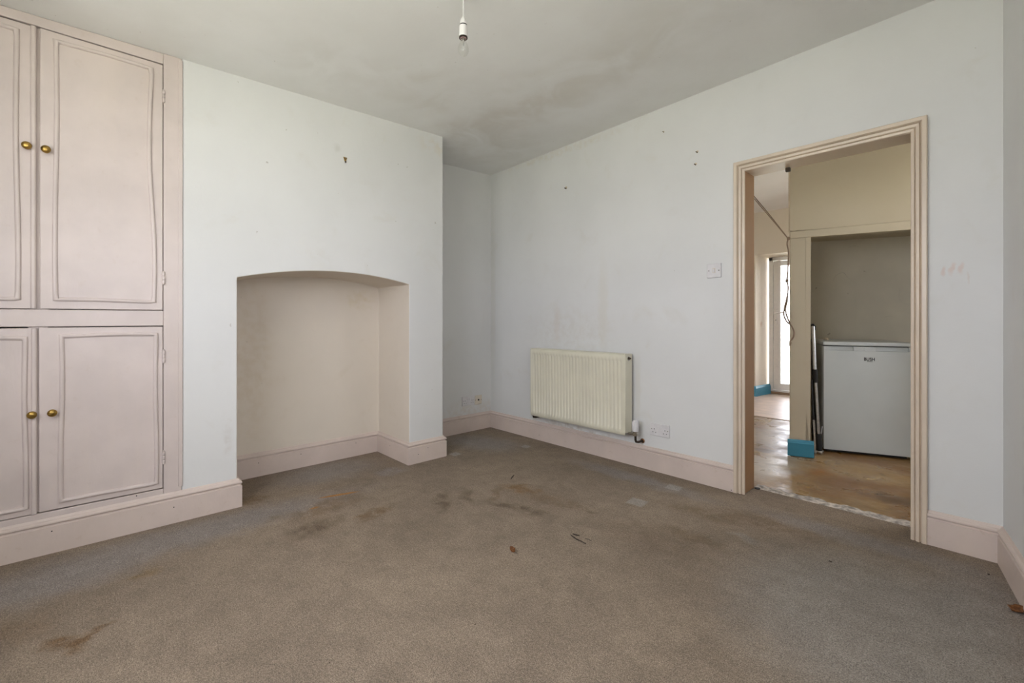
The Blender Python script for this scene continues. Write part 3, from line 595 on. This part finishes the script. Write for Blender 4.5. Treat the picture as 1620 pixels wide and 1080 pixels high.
# ------------------------------------------------------------------ hooks and nails in the walls
p = onx(546, 253, XC)
hk = thing('picture_hook', (XC, p.y, p.z), 'brass picture hook on the chimney breast', 'hook')
MB().loops([[(0, -.012, .018), (0, .013, .016), (0, .004, -.010), (0, -.004, -.010)], [(.003, -.012, .018), (.003, .013, .016), (.003, .004, -.010), (.003, -.004, -.010)]]).build('plate', 'brass', hk)
MB().tube([(.003, 0, -.006), (.006, 0, -.018), (.012, 0, -.020), (.014, 0, -.012)], .003, 8).build('hook', 'dark_metal', hk); MB().lathe([(.003, 0), (.003, .005)], (.003, 0, .008), (1, 0, 0), 8).build('nail', 'chrome', hk)
def wall_hook(x, y, label, sc=1.0):
    p = ony(x, y, 0); h = thing('wall_nail', (p.x, 0, p.z), label, 'nail')
    MB().lathe([(.006*sc, 0), (.006*sc, .002), (.0025*sc, .003), (.0025*sc, .014), (.005*sc, .0145), (.005*sc, .017)], (0, 0, 0), (0, -1, 0), 10).build('shank', 'dark_metal', h)
    MB().lathe([(.012*sc, 0), (.009*sc, .0008)], (0, 0, .006*sc), (0, -1, 0), 12).build('filler_patch', 'plaster', h)
wall_hook(895.5, 298, 'small nail above the radiator in the door wall'); wall_hook(1100.5, 260.5, 'lower of two small nails left of the doorway head', .7); wall_hook(1103, 241, 'upper of two small nails left of the doorway head', .7)
wall_hook(1050, 209, 'tiny nail high under the ceiling line', .45)

# ------------------------------------------------------------------ fridge
FA, FB = .253, .222
fg = thing('fridge', K(FA, FB), 'white under-counter fridge standing in the under-stairs recess', 'fridge', TH)
FW, FD = .548, .56
MB().box(0, FW, .055, FD, .025, .842).build('body', 'fridge_side', fg, bevel=.004)
dr = MB().box(0, FW, 0, .05, .022, .806).box(0, .038, 0, .05, .806, .838).box(.196, .262, 0, .05, .806, .838).box(.262, .335, .0, .05, .806, .838).box(.535, FW, 0, .05, .806, .838).box(.038, .535, .022, .05, .806, .838).build('door', 'fridge', fg, weld=False, bevel=.002)
MB().box(-.004, FW+.004, -.006, FD+.01, .845, .874).build('worktop_lid', 'fridge', fg, bevel=.005, seg=3)
MB().box(.004, FW-.004, .045, .06, .03, .84).build('door_seal', 'black', fg)
for xx in (.04, FW-.04):
    for yy in (.09, FD-.06): MB().lathe([(.016, 0), (.016, .015), (.008, .016), (.008, .03)], (xx, yy, -.003), (0, 0, 1), 12).build('foot', 'black', fg)
MB().box(.02, FW-.02, .03, .05, 0.004, .026).build('kick_plate', 'black', fg)
tc = bpy.data.curves.new('logo_text', 'FONT'); tc.body = 'BUSH'; tc.size = .034; tc.offset = .0010; tc.space_character = 1.06; tc.align_x = 'CENTER'; tc.align_y = 'CENTER'; tc.extrude = .0004
to = bpy.data.objects.new('logo_text', tc); COL.objects.link(to); bpy.context.view_layer.update()
me = bpy.data.meshes.new_from_object(to.evaluated_get(bpy.context.evaluated_depsgraph_get())); bpy.data.objects.remove(to)
me.materials.clear(); me.materials.append(M['logo'])
lo = bpy.data.objects.new('logo', me); COL.objects.link(lo); lo.parent = dr; lo.location = (.294, -.0006, .7425); lo.rotation_euler = (math.pi/2, 0, 0); lo.scale = (.80, 1, 1); lo['label'] = 'black brand lettering'
MB().loops([[(.277, -.001, .7240), (.311, -.001, .7240), (.315, -.001, .7275), (.281, -.001, .7275)], [(.277, .001, .7240), (.311, .001, .7240), (.315, .001, .7275), (.281, .001, .7275)]]).build('logo_strapline', 'logo', dr)
# crumb of plaster on the lid
a_, z_ = onk(1307, 534, FB+.30)
lump = MB(); lump.lathe([(.001, 0), (.017, .002), (.019, .010), (.012, .019), (.004, .022)], K(a_, FB+.30, .874), (0, 0, 1), 9, 1.15, .85)
lo_ = lump.build('plaster_lump', 'plaster', angle=60); tag(lo_, 'small cream lump lying on top of the fridge', 'lump')
for v in lo_.data.vertices: v.co += Vector((mnoise.noise(v.co*90), mnoise.noise(v.co*90+Vector((5, 0, 0))), 0))*.004

# ------------------------------------------------------------------ folded poles between pillar and fridge
def kp(x, y, off): a, z = onk(x, y, off); return K(a, off, z)
base = kp(1296, 719, .16); base.z = 0
tp = thing('folded_trolley', base, 'folded silver and black pole frame leaning between pillar and fridge', 'trolley')
def tpb(mb, name, mat, par=tp, **k):
    mb.v = [tuple(Vector(v)-base) for v in mb.v]; return mb.build(name, mat, par, **k)
hand = tpb(MB().tube([kp(1281, 515, .20), kp(1286.5, 513.5, .20), kp(1288.5, 516, .19), kp(1288.5, 522, .19)], .009, 10), 'handle_grip', 'black')
tpb(MB().tube([kp(1286.5, 516, .19), kp(1289.5, 588, .17)], .012, 14), 'upper_tube', 'steel')
tpb(MB().tube([kp(1289.3, 584, .17), kp(1290.5, 605, .17)], .017, 12), 'clamp', 'black')
tpb(MB().tube([kp(1290.5, 603, .17), kp(1295.5, 692, .15)], .0105, 14), 'lower_tube', 'steel')
tpb(MB().tube([kp(1283.5, 600, .16), kp(1285.5, 640, .16), kp(1287, 668, .15)], .008, 10), 'strut', 'black')
tpb(MB().tube([kp(1287.5, 664, .13), kp(1290, 717, .12)], .007, 10), 'rear_tube', 'steel')
tpb(MB().tube([kp(1295, 686, .15), kp(1296.5, 712, .15)], .020, 12), 'lower_housing', 'black')
tpb(MB().tube([kp(1301, 674, .16), kp(1298.5, 690, .15), kp(1299, 700, .15)], .004, 8), 'bracket', 'steel')
ft = kp(1295, 714, .14); mb = MB().box(ft.x-.030, ft.x+.030, ft.y-.025, ft.y+.025, -.003, .026); tpb(mb, 'foot', 'chrome', bevel=.006)

# ------------------------------------------------------------------ cord tied at the pillar
o_ = -.012
pc = thing('hanging_cord', kp(1247, 377, o_), 'thin knotted cord tied at the pillar and hanging in loops', 'cord'); pb_ = pc.location.copy()
def smooth(pts, n=6):
    out = []; P = [pts[0]]+pts+[pts[-1]]
    for i in range(1, len(P)-2):
        for k in range(n):
            t = k/n; a, b, c, d = P[i-1], P[i], P[i+1], P[i+2]
            out.append(.5*((2*b)+(c-a)*t+(2*a-5*b+4*c-d)*t*t+(3*b-a-3*c+d)*t**3))
    return out+[pts[-1]]
def cord(pp, name, r=.0058):
    pts = smooth([kp(x, y, o_+q) for x, y, q in pp]); mb = MB().tube([p-pb_ for p in pts], r, 7); mb.build(name, 'cord', pc)
cord([(1180, 295, -.05), (1196, 314, -.04), (1220, 343, -.02), (1247, 377, 0)], 'taut_strand', .003); cord([(1180, 298, -.05), (1196, 317.5, -.04), (1222, 348, -.02), (1247, 378, 0)], 'taut_strand', .003)
cord([(1247, 377, 0), (1245.5, 386, 0), (1247.5, 400, 0), (1246.5, 425, 0), (1245, 443, 0), (1247, 455, 0), (1245, 470, 0), (1241, 487, 0), (1240, 498, -.01), (1245, 509, -.01), (1251, 514, -.015), (1256, 524, -.015), (1255, 533, -.015), (1250, 540, -.012), (1249.5, 546, -.012), (1251.5, 541, -.012)], 'hanging_strand')
cord([(1246, 468, 0), (1244.5, 480, 0), (1242.5, 490, -.005), (1246, 503, -.01), (1250, 512, -.012)], 'hanging_strand')
for x, y in ((1245, 444), (1247.5, 377)):
    q = kp(x, y, o_)-pb_; MB().lathe([(.001, -.014), (.010, -.010), (.013, 0), (.010, .010), (.001, .014)], q, (.3, .2, 1), 10).build('knot', 'cord', pc)

# ------------------------------------------------------------------ bits on the carpet
def leaf(x, y, size, label, rz, curl):
    p = onz(x, y); t = thing('dried_leaf', (p.x, p.y, 0), label, 'leaf', rz); mb = MB(); vs = []; n, m = 10, 6
    for i in range(n+1):
        for j in range(m+1):
            u = i/n; v = j/m*2-1; wd = size*.55*math.sin(math.pi*min(1, u*1.02))**.7*(1+.25*math.sin(9*u))
            vs.append(((u-.5)*size*1.3, v*wd, .003+curl*size*(v*v*.7+(u-.5)**2)+.06*size*abs(mnoise.noise(Vector((u*7, v*4, size*90))))))
    mb.add(vs, [(i*(m+1)+j, (i+1)*(m+1)+j, (i+1)*(m+1)+j+1, i*(m+1)+j+1) for i in range(n) for j in range(m)])
    b = mb.build('blade', 'leaf', t, weld=False, angle=60); s_ = b.modifiers.new('thickness', 'SOLIDIFY'); s_.thickness = .0008
    MB().tube([(size*.55, 0, .004), (size*.9, .1*size, .005), (size*1.25, .05*size, .003)], .0008, 6).build('stalk', 'debris', t)
leaf(811, 874, .022, 'curled brown dried leaf in the middle of the carpet', .1, 1.1)
leaf(1611, 968, .045, 'long brown dried leaf by the right-hand skirting', 1.0, .35)
def twig(pts, label, r=.0022):
    P = [onz(x, y) for x, y in pts]; o = MB().tube([(q.x, q.y, r+.001*(i % 2)) for i, q in enumerate(P)], [r*(.5+.5*math.sin(math.pi*(i+.6)/len(P))) for i in range(len(P))], 7).build('twig', 'debris'); return tag(o, label, 'debris')
twig([(808.5, 758), (810.5, 755), (813, 752.5)], 'tiny dark twig on the carpet in front of the radiator', .0035)
twig([(903, 847), (908, 851), (913, 854), (919, 857), (927, 861)], 'dark fibrous scrap trodden into the carpet, longer of the pair', .003)
twig([(906, 845), (911, 847), (917, 848)], 'short dark fibrous scrap just above the longer one', .003)
twig([(926, 852), (931, 853.5), (936, 856)], 'thin dark fibre right of the fibrous scraps', .0015)
twig([(1312, 888), (1316, 890)], 'small dark crumb on the carpet before the doorway', .003); twig([(1563, 909), (1566, 910)], 'small dark crumb near the right-hand corner', .003)
